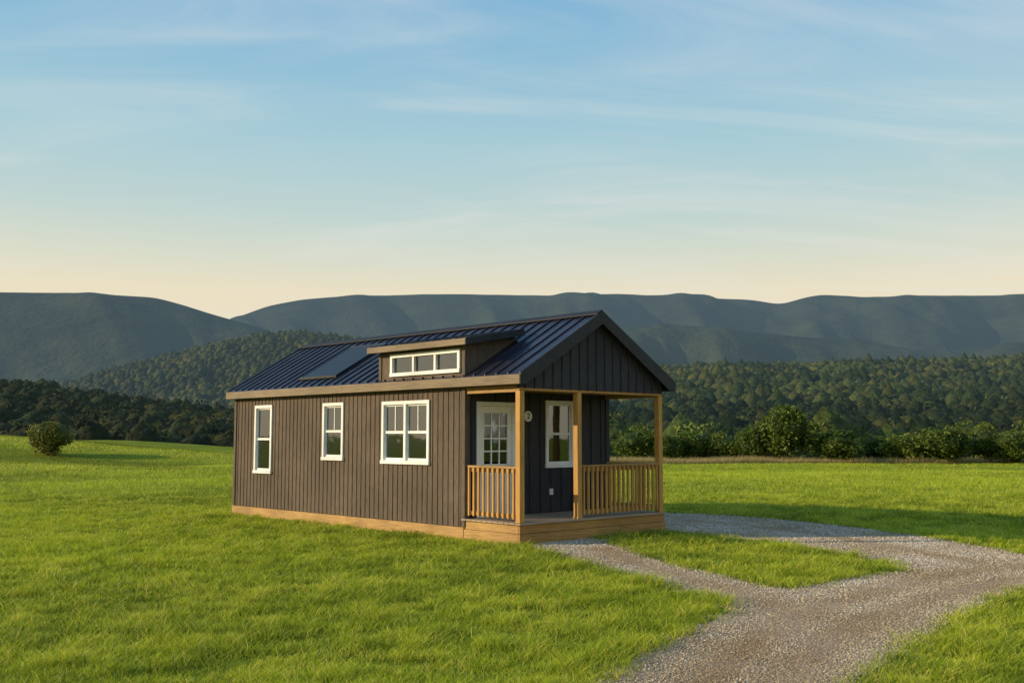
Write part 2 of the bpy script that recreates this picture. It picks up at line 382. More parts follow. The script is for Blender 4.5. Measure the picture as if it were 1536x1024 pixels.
H = (.05+.11*rng.random(n))*(.4+1.2*fbm(X*.5, Y*.5, 3)); W = .014*(Y/32)**.9*rng.uniform(.6, 1.4, n)
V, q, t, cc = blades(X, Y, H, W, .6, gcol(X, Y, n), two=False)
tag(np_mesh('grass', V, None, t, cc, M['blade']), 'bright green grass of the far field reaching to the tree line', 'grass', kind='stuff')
n = 60000; X = rng.uniform(-2, 75, n); Y = 85.5+rng.random(n)**1.2*6+1.5*(fbm(X*.1, X*0, 2)-.5)
H = (.25+.4*rng.random(n))*(.4+1.1*fbm(X*.4, Y*.4, 3)); W = np.full(n, .035)
t_ = rng.random(n)[:, None]; colr = np.array([[.28,.23,.09]])*(1-t_)+np.array([[.52,.41,.18]])*t_
V, q, t, cc = blades(X, Y, H, W, .3, colr, two=False, tipc=1.2)
tag(np_mesh('dry_grass', V, None, t, cc, M['blade']), 'strip of tall dry tan grass along the foot of the tree line on the right', 'grass', kind='stuff')

# ---------------------------------------------------------------- hills
def smooth_interp(s, sil, k=9):
    pts = sorted((ratio(px, py) for px, py in sil))
    sx = np.array([p[0] for p in pts]); sz = np.array([p[1] for p in pts])
    ss = np.linspace(s.min(), s.max(), 800)
    vv = np.interp(ss, sx, sz); ker = np.hanning(2*k+3); ker /= ker.sum()
    vv = np.convolve(np.pad(vv, k+1, 'edge'), ker, 'valid')
    return np.interp(s, ss, vv)
class Hill:
    def __init__(s, sil, d0, dc, d1, fold=.3, fs=(9, .0015), tree=0, lo=-6, pw=1.0, rough=.0003):
        s.d0, s.dc, s.d1, s.fold, s.fs, s.tree, s.lo, s.pw, s.rough = d0, dc, d1, fold, fs, tree, lo, pw, rough
        s.tabs = np.linspace(-.9, .9, 1600); s.tab = smooth_interp(s.tabs, sil, 7)
    def z(s, sx, d):
        H = EYE+s.dc*np.interp(sx, s.tabs, s.tab)-s.tree
        t = (d-s.d0)/(s.dc-s.d0)
        P = np.where(t < 1, (d/s.dc)*sstep(t)**s.pw, 1-.55*sstep((d-s.dc)/(s.d1-s.dc)))
        n = fbm(sx*s.fs[0]*3+7+d*.0007, d*s.fs[1]+3*sx, 3)-.5
        tc_ = np.clip(t, 0, 1)
        P = P*(1+s.fold*2*n*(1-tc_**3)*np.clip(tc_*3, 0, 1))
        return s.lo+(H-s.lo)*P+(fbm(sx*60, d*.01, 3)-.5)*s.dc*s.rough
    def mesh(s, mat, label, ns=420, nd=160, smax=.85):
        ss = np.linspace(-smax, smax, ns); dd = np.linspace(s.d0, s.d1, nd)
        SX, D = np.meshgrid(ss, dd); Z = s.z(SX, D)
        V = np.stack([(SX*D).ravel(), D.ravel(), Z.ravel()], 1)
        i = (np.arange(ns-1)[None]+ns*np.arange(nd-1)[:, None]).ravel()
        return tag(np_mesh('hill', V, np.stack([i, i+1, i+ns+1, i+ns], 1), mat=mat, smooth=True), label, 'hill', kind='structure')
far_h = Hill([(-400,600),(100,560),(250,520),(350,478),(400,459),(450,449),(520,444),(640,441),(760,442),(860,444),(930,441),(1050,447),(1130,449),(1172,457),(1195,449),(1228,441),(1300,446),(1380,443),(1536,443),(1900,438)], 2300, 4300, 5600, .42, (6, .0012), lo=-20, rough=.0002)
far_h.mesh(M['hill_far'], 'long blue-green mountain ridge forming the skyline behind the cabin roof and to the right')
foot_h = Hill([(500,640),(650,545),(800,512),(900,494),(1000,487),(1100,494),(1200,505),(1300,512),(1400,528),(1460,524),(1536,512),(1900,490)], 1500, 2700, 3300, .34, (7, .002), lo=-15, rough=.0012)
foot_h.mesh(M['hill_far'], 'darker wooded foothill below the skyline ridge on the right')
left_h = Hill([(-600,425),(-200,433),(0,438),(100,439),(180,443),(232,446),(270,456),(330,475),(400,494),(470,525),(560,570),(700,640),(900,680)], 1800, 3000, 4000, .25, (5, .0015), lo=-20, rough=.0003)
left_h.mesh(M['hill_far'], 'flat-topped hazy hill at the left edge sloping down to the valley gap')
mid_h = Hill([(-400,620),(0,610),(60,592),(100,573),(200,547),(300,522),(400,501),(450,498),(520,505),(620,528),(720,560),(850,610),(1000,660)], 650, 1500, 2000, .22, (6, .002), tree=4, lo=-8, rough=.0006)
mid_h.mesh(M['hill_mid'], 'rounded green wooded hill in the middle distance left of the cabin')
rt_h = Hill([(500,650),(700,600),(860,562),(1000,551),(1100,547),(1200,546),(1300,542),(1450,540),(1536,539),(1900,530)], 130, 900, 1200, .34, (6, .004), tree=4, lo=-2, pw=.7, rough=.001)
rt_h.mesh(M['hill_mid'], 'low forested rise filling the right side behind the tree line')
lf_h = Hill([(-500,530),(-200,548),(0,568),(60,571),(150,586),(250,602),(345,613),(450,628),(600,645),(750,665)], 125, 330, 480, .1, (6, .01), tree=3.5, lo=-1, pw=.8, rough=.001)
lf_h.mesh(M['hill_mid'], 'dark wooded slope at the left above the field edge')
class Flat:
    d0, dc = 95., 128.
    def z(s, sx, d): return gh(sx*d, d)-.1

def ico(sub):
    b_ = bmesh.new(); bmesh.ops.create_icosphere(b_, subdivisions=sub, radius=1)
    v_ = np.array([q.co[:] for q in b_.verts]); f = np.array([[q.index for q in g_.verts] for g_ in b_.faces]); b_.free(); return v_, f
I1 = ico(1); I2 = ico(2)
def lump(v_, amp):
    k = rng.normal(size=(7, 3)); k /= np.linalg.norm(k, axis=1)[:, None]
    d = np.maximum(0, v_@k.T)**6
    return v_*(1-amp*.3+amp*(d*rng.uniform(.3, 1, 7)).sum(1, keepdims=True))*(1+.12*rng.normal(size=(len(v_), 1)))
def leafy(n, size=.17, clumps=16, r0=.35, r1=.8):
    c = rng.normal(size=(clumps, 3)); c /= np.linalg.norm(c, axis=1)[:, None]; c *= rng.uniform(r0, r1, clumps)[:, None]; c[:, 2] *= .95
    ci = rng.integers(0, clumps, n); rr = rng.uniform(.22, .42, clumps)
    p = rng.normal(size=(n, 3)); p /= np.linalg.norm(p, axis=1)[:, None]
    p = c[ci]+p*(rr[ci]*rng.uniform(.6, 1.1, n))[:, None]
    a = rng.normal(size=(n, 3)); a /= np.linalg.norm(a, axis=1)[:, None]
    b_ = np.cross(a, rng.normal(size=(n, 3))); b_ /= np.linalg.norm(b_, axis=1)[:, None]
    s = size*rng.uniform(.5, 1.2, n)[:, None]
    V = np.stack([p-a*s, p-b_*s*.55, p+a*s, p+b_*s*.55], 1).reshape(-1, 3)
    q = (4*np.arange(n)[:, None]+np.arange(4)[None])
    cv = rng.uniform(.6, 1.25, clumps)[ci]*rng.uniform(.7, 1.3, n)
    return V, q, np.repeat(cv, 4)
def forest(hill, n, t0, t1, s0, s1, size, ico_, label, density_pow=1.0, leaf=0, c1=(.022,.040,.010), c2=(.060,.080,.020), lsize=.17, rs=(.38, 1.75), amp=.45):
    sx = rng.uniform(s0, s1, n); t = t0+(t1-t0)*rng.random(n)**density_pow
    d = hill.d0+t*(hill.dc-hill.d0); z = hill.z(sx, d); X = sx*d; Y = d
    R = size*(rs[0]+(rs[1]-rs[0])*rng.random(n)**2)
    tt = np.clip(.05+rng.random(n)*.7+(fbm(X*.02, Y*.02, 3)-.5)*2.4, 0, 1)[:, None]
    colr = np.array([c1])*(1-tt)+np.array([c2])*tt
    hue = rng.uniform(-1, 1, n)[:, None]; colr = colr*(1+hue*np.array([[.18,.03,-.15]]))
    vars_ = [lump(ico_[0], amp) for _ in range(16)]
    vi = rng.integers(0, 16, n); base = np.stack(vars_)[vi]
    a = rng.random(n)*6.28; ca, sa = np.cos(a)[:, None], np.sin(a)[:, None]
    bx = base[..., 0]*ca-base[..., 1]*sa; by = base[..., 0]*sa+base[..., 1]*ca
    hh = rng.uniform(.7, 1.3, n)
    sh = .85 if leaf else 1
    V = np.stack([bx*R[:, None]*sh+X[:, None], by*R[:, None]*sh+Y[:, None], (base[..., 2]*.95*sh+.5)*(R*hh)[:, None]+z[:, None]], -1)
    nv = len(ico_[0])
    VV = [V.reshape(-1, 3)]; T = (ico_[1][None]+nv*np.arange(n)[:, None, None]).reshape(-1, 3)
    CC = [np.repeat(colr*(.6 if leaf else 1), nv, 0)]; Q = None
    if leaf:
        off = n*nv; lv = [leafy(leaf, size=lsize, r0=.4, r1=.7) for _ in range(16)]
        LV = np.stack([l[0] for l in lv])[vi]; LC = np.stack([l[2] for l in lv])[vi]
        lx = LV[..., 0]*ca-LV[..., 1]*sa; ly = LV[..., 0]*sa+LV[..., 1]*ca
        W_ = np.stack([lx*R[:, None]+X[:, None], ly*R[:, None]+Y[:, None], (LV[..., 2]+.5)*(R*hh)[:, None]+z[:, None]], -1)
        VV.append(W_.reshape(-1, 3)); CC.append((colr[:, None]*LC[..., None]*1.1).reshape(-1, 3))
        Q = off+4*np.arange(n*leaf)[:, None]+np.arange(4)[None]
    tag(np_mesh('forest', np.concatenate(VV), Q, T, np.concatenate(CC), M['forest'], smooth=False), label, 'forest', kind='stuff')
forest(mid_h, 26000, .15, 1.04, -.62, .12, 3.4, I1, 'wooded canopy covering the rounded green hill left of the cabin', c1=(.036,.046,.014), c2=(.090,.092,.026))
forest(rt_h, 26000, .38, 1.02, -.02, .66, 2.6, I1, 'fine tree canopy on the upper forested rise at the right', c1=(.024,.038,.011), c2=(.090,.098,.026))
forest(rt_h, 5600, .11, .40, -.02, .66, 2.3, I1, 'dense tree canopy on the lower forested rise at the right', leaf=64, lsize=.20, c1=(.022,.038,.010), c2=(.088,.100,.024))
forest(rt_h, 520, .0, .14, .0, .66, 2.3, I1, 'nearer dark woods just behind the tree line at the right', leaf=200, c1=(.028,.046,.010), c2=(.090,.108,.022))
forest(Flat(), 230, 0, 1, -.02, .68, 1.75, I1, 'thicket of mixed bushes packed close behind the separate trees of the right field edge', leaf=420, lsize=.11, c1=(.036,.062,.011), c2=(.120,.150,.028))
forest(lf_h, 4400, .0, 1.05, -.66, -.02, 1.9, I1, 'dark woods on the slope at the left behind the field', leaf=90, c1=(.020,.030,.007), c2=(.062,.072,.015))

# ---------------------------------------------------------------- single trees
def tree(px, top, base_y, wpx, d, name, label, cat, c1, c2, nleaf=5200, grp=None, trunk_fr=.12, dense=False):
    s, rt = ratio(px, top); x = s*d
    zb = float(gh(x, d)); zt = EYE+rt*d; Ht = zt-zb; R = wpx/F*d/2
    r = bpy.data.objects.new(name, None); C.objects.link(r); r.location = (x, d, zb); r.empty_display_size = .3
    tag(r, label, cat, grp)
    mb = MB(); th = Ht*.55; r0 = max(.05, Ht*.022)
    mb.cyl((0,0,-.1), r0, r0*.45, th, seg=8)
    for k in range(5):
        a = k*1.3+random.random(); z0 = th*(.35+.12*k); ln = R*.6
        p = Vector((0,0,z0)); q = Vector((math.cos(a)*ln, math.sin(a)*ln, z0+ln*.8)); u = r0*.3
        mb.hexa([(p.x-u,p.y-u,p.z),(p.x+u,p.y-u,p.z),(p.x+u,p.y+u,p.z),(p.x-u,p.y+u,p.z),(q.x-u*.3,q.y-u*.3,q.z),(q.x+u*.3,q.y-u*.3,q.z),(q.x+u*.3,q.y+u*.3,q.z),(q.x-u*.3,q.y+u*.3,q.z)])
    mb.build('trunk', M['bark'], r)
    if dense: LV, q, LC = leafy(nleaf, size=.07, clumps=50, r0=.46, r1=.70)
    else: LV, q, LC = leafy(nleaf, size=.075, clumps=40, r0=.40, r1=.74)
    core = lump(I2[0], .25)*(.68 if dense else .62)
    hz = Ht*(1-trunk_fr)/2/1.02; cz = Ht*trunk_fr+hz
    def tf(v_): return np.stack([v_[:, 0]*R*1.12, v_[:, 1]*R*1.12, v_[:, 2]*hz*1.08+cz], 1)
    c1 = np.array(c1); c2 = np.array(c2)
    t = np.clip(LC-.5, 0, 1)[:, None]
    lc = c1*(1-t)+c2*t
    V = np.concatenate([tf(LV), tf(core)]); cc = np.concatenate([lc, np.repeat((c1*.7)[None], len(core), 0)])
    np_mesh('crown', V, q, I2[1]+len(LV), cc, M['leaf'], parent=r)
    return r
g1, g2 = (.050,.088,.012), (.17,.22,.032)
y1, y2 = (.078,.115,.016), (.24,.28,.042)
tree(77, 628, 676, 62, 78, 'shrub', 'lone round shrub standing in the open field at the far left', 'shrub', (.095,.112,.018), (.26,.26,.046), 7000, trunk_fr=.0, dense=True)
TS = [
 (1180,598,690,84,89,'tallest tree of the line at the right with a full rounded crown',g1,g2,.05,'tree'),
 (1258,640,690,84,88,'low broad shrub touching the right side of the tallest tree',g1,g2,.02,'shrub'),
 (1128,636,690,54,90,'small tree touching the left side of the tallest tree',g1,g2,.05,'tree'),
 (1086,646,690,60,92,'rounded shrub second to the left of the tallest tree',g1,y2,.03,'shrub'),
 (1040,640,688,62,93,'leafy tree third to the left of the tallest tree',g1,g2,.05,'tree'),
 (1004,650,688,46,91,'small shrub just right of the right-hand porch post',g1,g2,.03,'shrub'),
 (955,636,686,74,93,'wide tree seen between the middle and right-hand porch posts',g1,g2,.05,'tree'),
 (1310,648,691,54,91,'narrow shrub midway between the tallest tree and the right edge',g1,g2,.03,'shrub'),
 (1355,648,692,70,88,'pale green shrub left of the pair of trees near the right edge',y1,y2,.03,'shrub'),
 (1414,636,693,84,87,'broad dark tree with a rounded top near the right edge',g1,g2,.05,'tree'),
 (1474,632,694,56,88,'upright pale green tree second from the right edge',y1,y2,.05,'tree'),
 (1518,642,694,70,86,'round dark tree cut by the right edge of the picture',g1,g2,.04,'tree')]
for (px, tp, by_, w, d, lab, a_, b_, tf_, cat) in TS:
    tree(px, tp, by_, w, d, cat, lab, cat, a_, b_, grp='trees and shrubs along the far field edge', trunk_fr=tf_)

# ---------------------------------------------------------------- the cabin
H_ = bpy.data.objects.new('cabin', None); C.objects.link(H_); H_.location = (HX, HY, 0); H_.rotation_euler = (0, 0, RZ)
tag(H_, 'small dark board-sided cabin with metal gable roof, dormer and wooden corner porch', 'cabin')
Wd, Ln, PY = 4.0, 10.0, 1.46
DK = .38
SL = (4.20-2.96)/2.15
def zr(x): return 2.96+SL*((x if x <= 2 else 4-x)+.15)
def cells(mb, put, a0, a1, z0, z1, ops):
    A_ = sorted({a0, a1}|{o_[0] for o_ in ops}|{o_[1] for o_ in ops})
    for i in range(len(A_)-1):
        am = (A_[i]+A_[i+1])/2
        cuts = sorted((o_[2], o_[3]) for o_ in ops if o_[0] < am < o_[1]); z = z0
        for (c0, c1_) in cuts:
            put(A_[i], A_[i+1], z, c0); z = c1_
        put(A_[i], A_[i+1], z, z1)
wins = [(8.26, 9.04, 1.03, 2.61), (5.36, 6.15, 1.38, 2.60), (2.48, 4.0, 1.345, 2.58)]
inset = .05
mb = MB()
ops = [(a+inset, b_-inset, c+inset, d-inset) for a, b_, c, d in wins]
cells(mb, lambda a, b_, c, d: mb.box(0, .12, a, b_, c, d), PY+.12, Ln, .23, 2.86, ops)
y = PY+.17
while y < Ln-.05:
    segs = [(.225, 2.79)]
    for a, b_, c, d in wins:
        if a-.02 < y < b_+.02: segs = [(.225, c-.001), (d+.001, 2.79)]
    for s0, s1 in segs: mb.box(-.013, -.0005, y-.009, y+.009, s0, s1)
    y += .155
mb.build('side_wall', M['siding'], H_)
MB().box(3.88, 4, PY+.12, Ln, .23, 2.86).build('side_wall', M['siding_shaded'], H_)
door = (.278, 1.289, DK, 2.53); fw = (2.11, 2.926, 1.27, 2.595)
mb = MB()
ops = [(door[0]+.06, door[1]-.06, DK-.001, door[3]-.06), (fw[0]+inset, fw[1]-inset, fw[2]+inset, fw[3]-inset)]
cells(mb, lambda a, b_, c, d: mb.box(a, b_, PY, PY+.12, c, d) if d > c else None, 0, Wd, DK-.001, 2.86, ops)
x = .18
while x < Wd-.05:
    segs = [(DK+.01, 2.70)]
    for a, b_, c, d in (door, fw):
        if a-.02 < x < b_+.02: segs = [(DK+.01, c-.001), (d+.001, 2.70)]
    for s0, s1 in segs:
        if s1-s0 > .05: mb.box(x-.018, x+.018, PY-.02, PY-.0005, s0, s1)
    x += .3
mb.build('front_wall', M['siding_shaded'], H_)
mb = MB(); mb.prism_y([(.12,.23),(3.88,.23),(3.88,2.86),(4,2.93),(2,zr(2)-.09),(0,2.93),(.12,2.86)], Ln-.12, Ln-.001); mb.build('back_wall', M['siding_shaded'], H_)
mb = MB(); mb.prism_y([(0,2.735),(4,2.735),(4,2.96),(2,zr(2)-.085),(0,2.96)], 0, .08)
x = .14
while x < 3.95:
    mb.box(x-.017, x+.017, -.02, -.0005, 2.73, zr(x)-.10); x += .235
mb.build('gable', M['siding_shaded'], H_)
mb = MB(); mb.box(-.024, .09, PY-.022, PY+.07, .228, 2.78); mb.build('corner_board', M['siding'], H_)
mb = MB(); mb.box(-.026, .06, Ln-.07, Ln+.02, .228, 2.78); mb.build('corner_board', M['siding'], H_)
mb = MB(); mb.box(3.92, 4.022, PY-.024, PY+.08, DK+.005, 2.78); mb.build('corner_board', M['siding_shaded'], H_)
MB().box(.125, 3.875, PY+.125, Ln-.125, .25, .36).build('floor', M['interior'], H_)
MB().box(.125, 3.875, PY+.125, Ln-.125, 2.80, 2.85).build('ceiling', M['interior'], H_)
MB().box(-.03, .10, PY, Ln+.03, -.05, .222).build('skirt', M['wood_y'], H_, bevel=.006)
MB().box(3.9, 4.03, PY, Ln+.03, -.05, .222).build('skirt', M['wood_y'], H_, bevel=.006)
MB().box(.101, 3.899, Ln-.1, Ln+.03, -.05, .222).build('skirt', M['wood_x'], H_, bevel=.006)
mb = MB(); yy = -.045
while yy < PY-.06:
    mb.box(-.045, 4.045, yy, yy+.136, DK-.034, DK); yy += .1425
dk = mb.build('deck', M['deck'], H_, bevel=.004)
MB().box(.0, 4.0, .0, .04, .195, DK-.036).build('rim_board', M['wood_x'], dk, bevel=.004)
MB().box(-.022, 4.022, -.022, .028, -.05, .190).build('rim_board', M['wood_x'], dk, bevel=.005)
MB().box(.0, .04, .042, PY-.002, .195, DK-.036).build('rim_board', M['wood_y'], dk, bevel=.004)
MB().box(-.022, .028, .03, PY-.002, -.05, .190).build('rim_board', M['wood_y'], dk, bevel=.005)
MB().box(3.96, 4.0, .042, PY-.002, -.05, DK-.036).build('rim_board', M['wood_y'], dk, bevel=.004)
ps = .0575
for (x, y) in ((.065, .065), (1.545, .065), (3.94, .065)):
    mb = MB(); mb.box(x-ps, x+ps, y-ps, y+ps, DK, 2.684)
    mb.box(x-ps-.008, x+ps+.008, y-ps-.008, y+ps+.008, DK+.001, DK+.03)
    mb.build('post', M['wood_v'], H_, bevel=.005)
MB().box(.0, 4.0, .01, .12, 2.685, 2.733).build('beam', M['wood_x'], H_, bevel=.004)
MB().box(.01, .12, .122, PY-.03, 2.66, 2.733).build('beam', M['wood_y'], H_, bevel=.004)
MB().box(3.88, 3.99, .122, PY-.03, 2.66, 2.733).build('beam', M['wood_y'], H_, bevel=.004)
MB().box(.0, 4.0, .082, PY-.002, 2.737, 2.775).build('porch_ceiling', M['wood_x'], H_)
MB().box(0, .06, .082, PY-.03, 2.776, 2.93).build('frieze_board', M['trim_dark'], H_)
MB().box(3.94, 4.0, .082, PY-.03, 2.776, 2.93).build('frieze_board', M['trim_dark'], H_)
def railing(axis, a0, a1, c, n, mat):
    def b_(mb, u0, u1, w, z0, z1):
        if axis == 'x': mb.box(u0, u1, c-w, c+w, z0, z1)
        else: mb.box(c-w, c+w, u0, u1, z0, z1)
    mb = MB(); b_(mb, a0, a1, .05, 1.315, 1.352); b_(mb, a0, a1, .02, 1.235, 1.316)
    r = mb.build('railing', mat, H_)
    mb = MB(); b_(mb, a0, a1, .02, .455, .525); mb.build('bottom_rail', mat, r, bevel=.004)
    for k in range(n):
        u = a0+(a1-a0)*(k+.5)/n; q = MB()
        if axis == 'x': q.box(u-.018, u+.018, c-.058, c-.0205, .44, 1.312)
        else: q.box(c-.058, c-.0205, u-.018, u+.018, .44, 1.312)
        q.build('baluster', M['wood_v'], r)
railing('y', .125, PY-.026, .07, 10, M['wood_y'])
railing('x', 1.605, 3.88, .07, 18, M['wood_x'])
railing('y', .125, PY-.026, 3.95, 10, M['wood_y'])
mb = MB()
y0, y1 = -.15, Ln+.15
mb.prism_y([(-.15,2.90),(2,4.14),(2,4.20),(-.15,2.96)], y0, y1)
mb.prism_y([(2.0005,4.14),(4.15,2.90),(4.15,2.96),(2.0005,4.20)], y0, y1)
def seam(xa, xb, y, w=.012, h=.032, zf=zr):
    mb.hexa([(xa,y-w,zf(xa)-.005),(xb,y-w,zf(xb)-.005),(xb,y+w,zf(xb)-.005),(xa,y+w,zf(xa)-.005),(xa,y-w,zf(xa)+h),(xb,y-w,zf(xb)+h),(xb,y+w,zf(xb)+h),(xa,y+w,zf(xa)+h)])
nse = 34
for k in range(nse+1):
    yy = y0+.013+(y1-y0-.026)*k/nse
    seam(-.14, 1.99, yy); seam(2.01, 4.14, yy)
rf = mb.build('roof', M['roof'], H_)
mb = MB(); mb.prism_y([(1.86,4.16),(2,4.245),(2.14,4.16),(2.14,4.175),(2,4.26),(1.86,4.175)], y0-.01, y1+.01); mb.build('ridge_cap', M['trim_dark'], rf)
mb = MB(); mb.box(-.185, -.152, y0-.03, y1+.02, 2.785, 2.952); mb.build('fascia', M['fascia'], H_, bevel=.004)
mb = MB(); mb.box(4.152, 4.185, y0-.03, y1+.02, 2.785, 2.952); mb.build('fascia', M['trim_dark'], H_, bevel=.004)
mb = MB(); mb.box(-.150, -.001, y0+.001, y1, 2.79, 2.82); mb.build('soffit', M['fascia'], H_)
mb = MB(); mb.box(4.025, 4.150, y0+.001, y1, 2.79, 2.82); mb.build('soffit', M['trim_dark'], H_)
for (ya, yb) in ((y0-.035, y0-.002), (y1+.002, y1+.035)):
    mb = MB()
    mb.prism_y([(-.150,2.785),(-.02,2.785),(2,zr(2)-.21),(2,zr(2)+.035),(-.150,2.99)], ya, yb)
    mb.prism_y([(2.0005,zr(2)-.21),(4.02,2.785),(4.19,2.785),(4.19,2.975),(2.0005,zr(2)+.035)], ya, yb)
    mb.build('rake_board', M['trim_dark'], H_)
mb = MB(); mb.prism_y([(-.149,2.83),(2,zr(2)-.12),(2,zr(2)-.065),(-.149,2.895)], y0, -.001); mb.prism_y([(2.0005,zr(2)-.12),(4.149,2.83),(4.149,2.895),(2.0005,zr(2)-.065)], y0, -.001)
mb.build('soffit', M['trim_dark'], H_)
def slab(xa, xb, ya, yb, o0, o1):
    return [(xa,ya,zr(xa)+o0),(xb,ya,zr(xb)+o0),(xb,yb,zr(xb)+o0),(xa,yb,zr(xa)+o0),(xa,ya,zr(xa)+o1),(xb,ya,zr(xb)+o1),(xb,yb,zr(xb)+o1),(xa,yb,zr(xa)+o1)]
mb = MB(); mb.hexa(slab(.18, 1.5, 5.95, 7.35, .05, .07)); sp_ = mb.build('solar_panel', M['solar'], H_)
mb = MB()
for a in ((.15,.18,5.92,7.38),(1.5,1.53,5.92,7.38),(.18,1.5,5.92,5.95),(.18,1.5,7.35,7.38)): mb.hexa(slab(a[0],a[1],a[2],a[3],.03,.08))
mb.build('panel_frame', M['metal'], sp_)

def obox(mb, orient, base, a0, a1, d0, d1, z0, z1):
    if orient == 'left': mb.box(base-d1, base-d0, a0, a1, z0, z1)
    else: mb.box(a0, a1, base-d1, base-d0, z0, z1)
def window(orient, base, a0, a1, z0, z1, units=1, muntin=True, hung=True, curt='low', parent=None, name='window'):
    parent = parent or H_
    t = .07; fr = MB()
    B = lambda m_, *q: obox(m_, orient, base, *q)
    B(fr, a0, a1, -.0, .035, z1-t, z1); B(fr, a0-.015, a1+.015, -.0, .05, z0-.01, z0+t-.01)
    B(fr, a0, a0+t, 0, .035, z0+t-.01, z1-t); B(fr, a1-t, a1, 0, .035, z0+t-.01, z1-t)
    B(fr, a0+inset, a0+t, -.11, -.0005, z0+t, z1-t); B(fr, a1-t, a1-inset, -.11, -.0005, z0+t, z1-t)
    B(fr, a0+inset, a1-inset, -.11, -.0005, z1-t, z1-inset); B(fr, a0+inset, a1-inset, -.11, -.0005, z0+inset, z0+t-.001)
    w = (a1-a0-2*t); un = w/units
    for k in range(1, units): B(fr, a0+t+un*k-.035, a0+t+un*k+.035, -.05, .033, z0+t, z1-t)
    r = fr.build(name, M['white'], parent, bevel=.003)
    zm = (z0+z1)/2
    for k in range(units):
        sa = MB(); pa = MB()
        u0 = a0+t+un*k+(.035 if k else 0)+.001; u1 = a0+t+un*(k+1)-(.035 if k < units-1 else 0)-.001; s = .03
        zz0, zz1 = z0+t+.0, z1-t-.001
        B(sa, u0, u0+s, -.045, -.012, zz0, zz1); B(sa, u1-s, u1, -.045, -.012, zz0, zz1)
        B(sa, u0+s, u1-s, -.045, -.012, zz1-s, zz1); B(sa, u0+s, u1-s, -.045, -.012, zz0, zz0+s+.01)
        if hung: B(sa, u0+s, u1-s, -.040, -.003, zm-.025, zm+.025)
        if muntin:
            um = (u0+u1)/2; B(sa, um-.010, um+.010, -.036, -.016, zm+.026 if hung else zz0+s+.011, zz1-s-.001)
        B(pa, u0+s-.004, u1-s+.004, -.030, -.026, zz0+s, zz1-s+.004)
        sa.build('sash', M['white'], r); pa.build('pane', M['glass'], r)
    zc0, zc1 = {'low': (z0+t, zm), 'sides': (z0+t, z1-t)}[curt]
    if curt == 'sides':
        for q in ((a0+t+.001, a0+t+w*.28), (a1-t-w*.28, a1-t-.001)):
            cu = MB(); B(cu, q[0], q[1], -.10, -.085, zc0+.002, zc1); cu.build('curtain', M['curtain'], r)
    else:
        cu = MB(); B(cu, a0+t+.001, a1-t-.001, -.10, -.09, zc0+.002, zc1); cu.build('curtain', M['curtain'], r)
    return r
window('left', 0, *wins[0], muntin=False, curt='sides')
window('left', 0, *wins[1], curt='low')
window('left', 0, *wins[2], units=2, curt='low')
window('front', PY, *fw, muntin=False, curt='low')

a0, a1, z0, z1 = door; t = .08
B = lambda m_, *q: obox(m_, 'front', PY, *q)
dx0, dx1 = a0+t, a1-t; gx0, gx1, gz0, gz1 = dx0+.12, dx1-.12, 1.36, 2.32
dm = MB()
cells(dm, lambda a, b_, c, d: B(dm, a, b_, -.06, -.015, c, d), dx0+.004, dx1-.004, DK+.02, z1-t-.004, [(gx0, gx1, gz0, gz1)])
B(dm, dx0+.12, dx0+.36, -.0145, -.005, DK+.15, 1.2); B(dm, dx1-.36, dx1-.12, -.0145, -.005, DK+.15, 1.2)
for k in range(1, 3): xx = gx0+(gx1-gx0)*k/3; B(dm, xx-.013, xx+.013, -.05, -.018, gz0, gz1)
for k in range(1, 4): zz = gz0+(gz1-gz0)*k/4; B(dm, gx0, gx1, -.048, -.020, zz-.013, zz+.013)
for q in ((gx0-.02,gx0,gz0-.02,gz1+.02),(gx1,gx1+.02,gz0-.02,gz1+.02),(gx0,gx1,gz0-.02,gz0),(gx0,gx1,gz1,gz1+.02)): B(dm, q[0], q[1], -.0145, -.004, q[2], q[3])
dr = dm.build('door', M['white'], H_)
fm = MB(); B(fm, a0, a0+t, -.06, .03, DK+.001, z1-t); B(fm, a1-t, a1, -.06, .03, DK+.001, z1-t); B(fm, a0, a1, -.06, .03, z1-t, z1); B(fm, a0+t, a1-t, -.1, .02, DK+.0015, DK+.018)
fm.build('door_frame', M['white'], dr, bevel=.003)
gm = MB(); B(gm, gx0, gx1, -.037, -.033, gz0, gz1); gm.build('pane', M['door_glass'], dr)
hm = MB(); hm.cyl((dx1-.07, PY+.014, 1.33), .03, .03, -.02, 'y'); hm.cyl((dx1-.07, PY-.006, 1.33), .012, .012, -.05, 'y'); hm.box(dx1-.18, dx1-.058, PY-.066, PY-.05, 1.318, 1.342)
hm.build('handle', M['steel'], dr)
cx, cz = 1.60, 2.27
mb = MB(); mb.cyl((cx, PY-.0005, cz), .112, .112, -.03, 'y', 28); lm = mb.build('wall_plaque', M['metal'], H_)
mb = MB(); mb.cyl((cx, PY-.031, cz), .108, .104, -.014, 'y', 28); mb.build('plaque_face', M['white'], lm)
fc = bpy.data.curves.new('numeral', 'FONT'); fc.body = '2'; fc.size = .16; fc.extrude = .004; fc.align_x = 'CENTER'; fc.align_y = 'CENTER'; fc.offset = .001
fo = bpy.data.objects.new('numeral_source', fc); C.objects.link(fo)
bpy.context.view_layer.update()
me = bpy.data.meshes.new_from_object(fo.evaluated_get(bpy.context.evaluated_depsgraph_get())); bpy.data.objects.remove(fo); bpy.data.curves.remove(fc)
me.name = 'numeral'; me.materials.clear(); me.materials.append(M['metal'])
no_ = bpy.data.objects.new('numeral', me); C.objects.link(no_); no_.parent = lm; no_.location = (cx, PY-.050, cz); no_.rotation_euler = (math.pi/2, 0, 0)
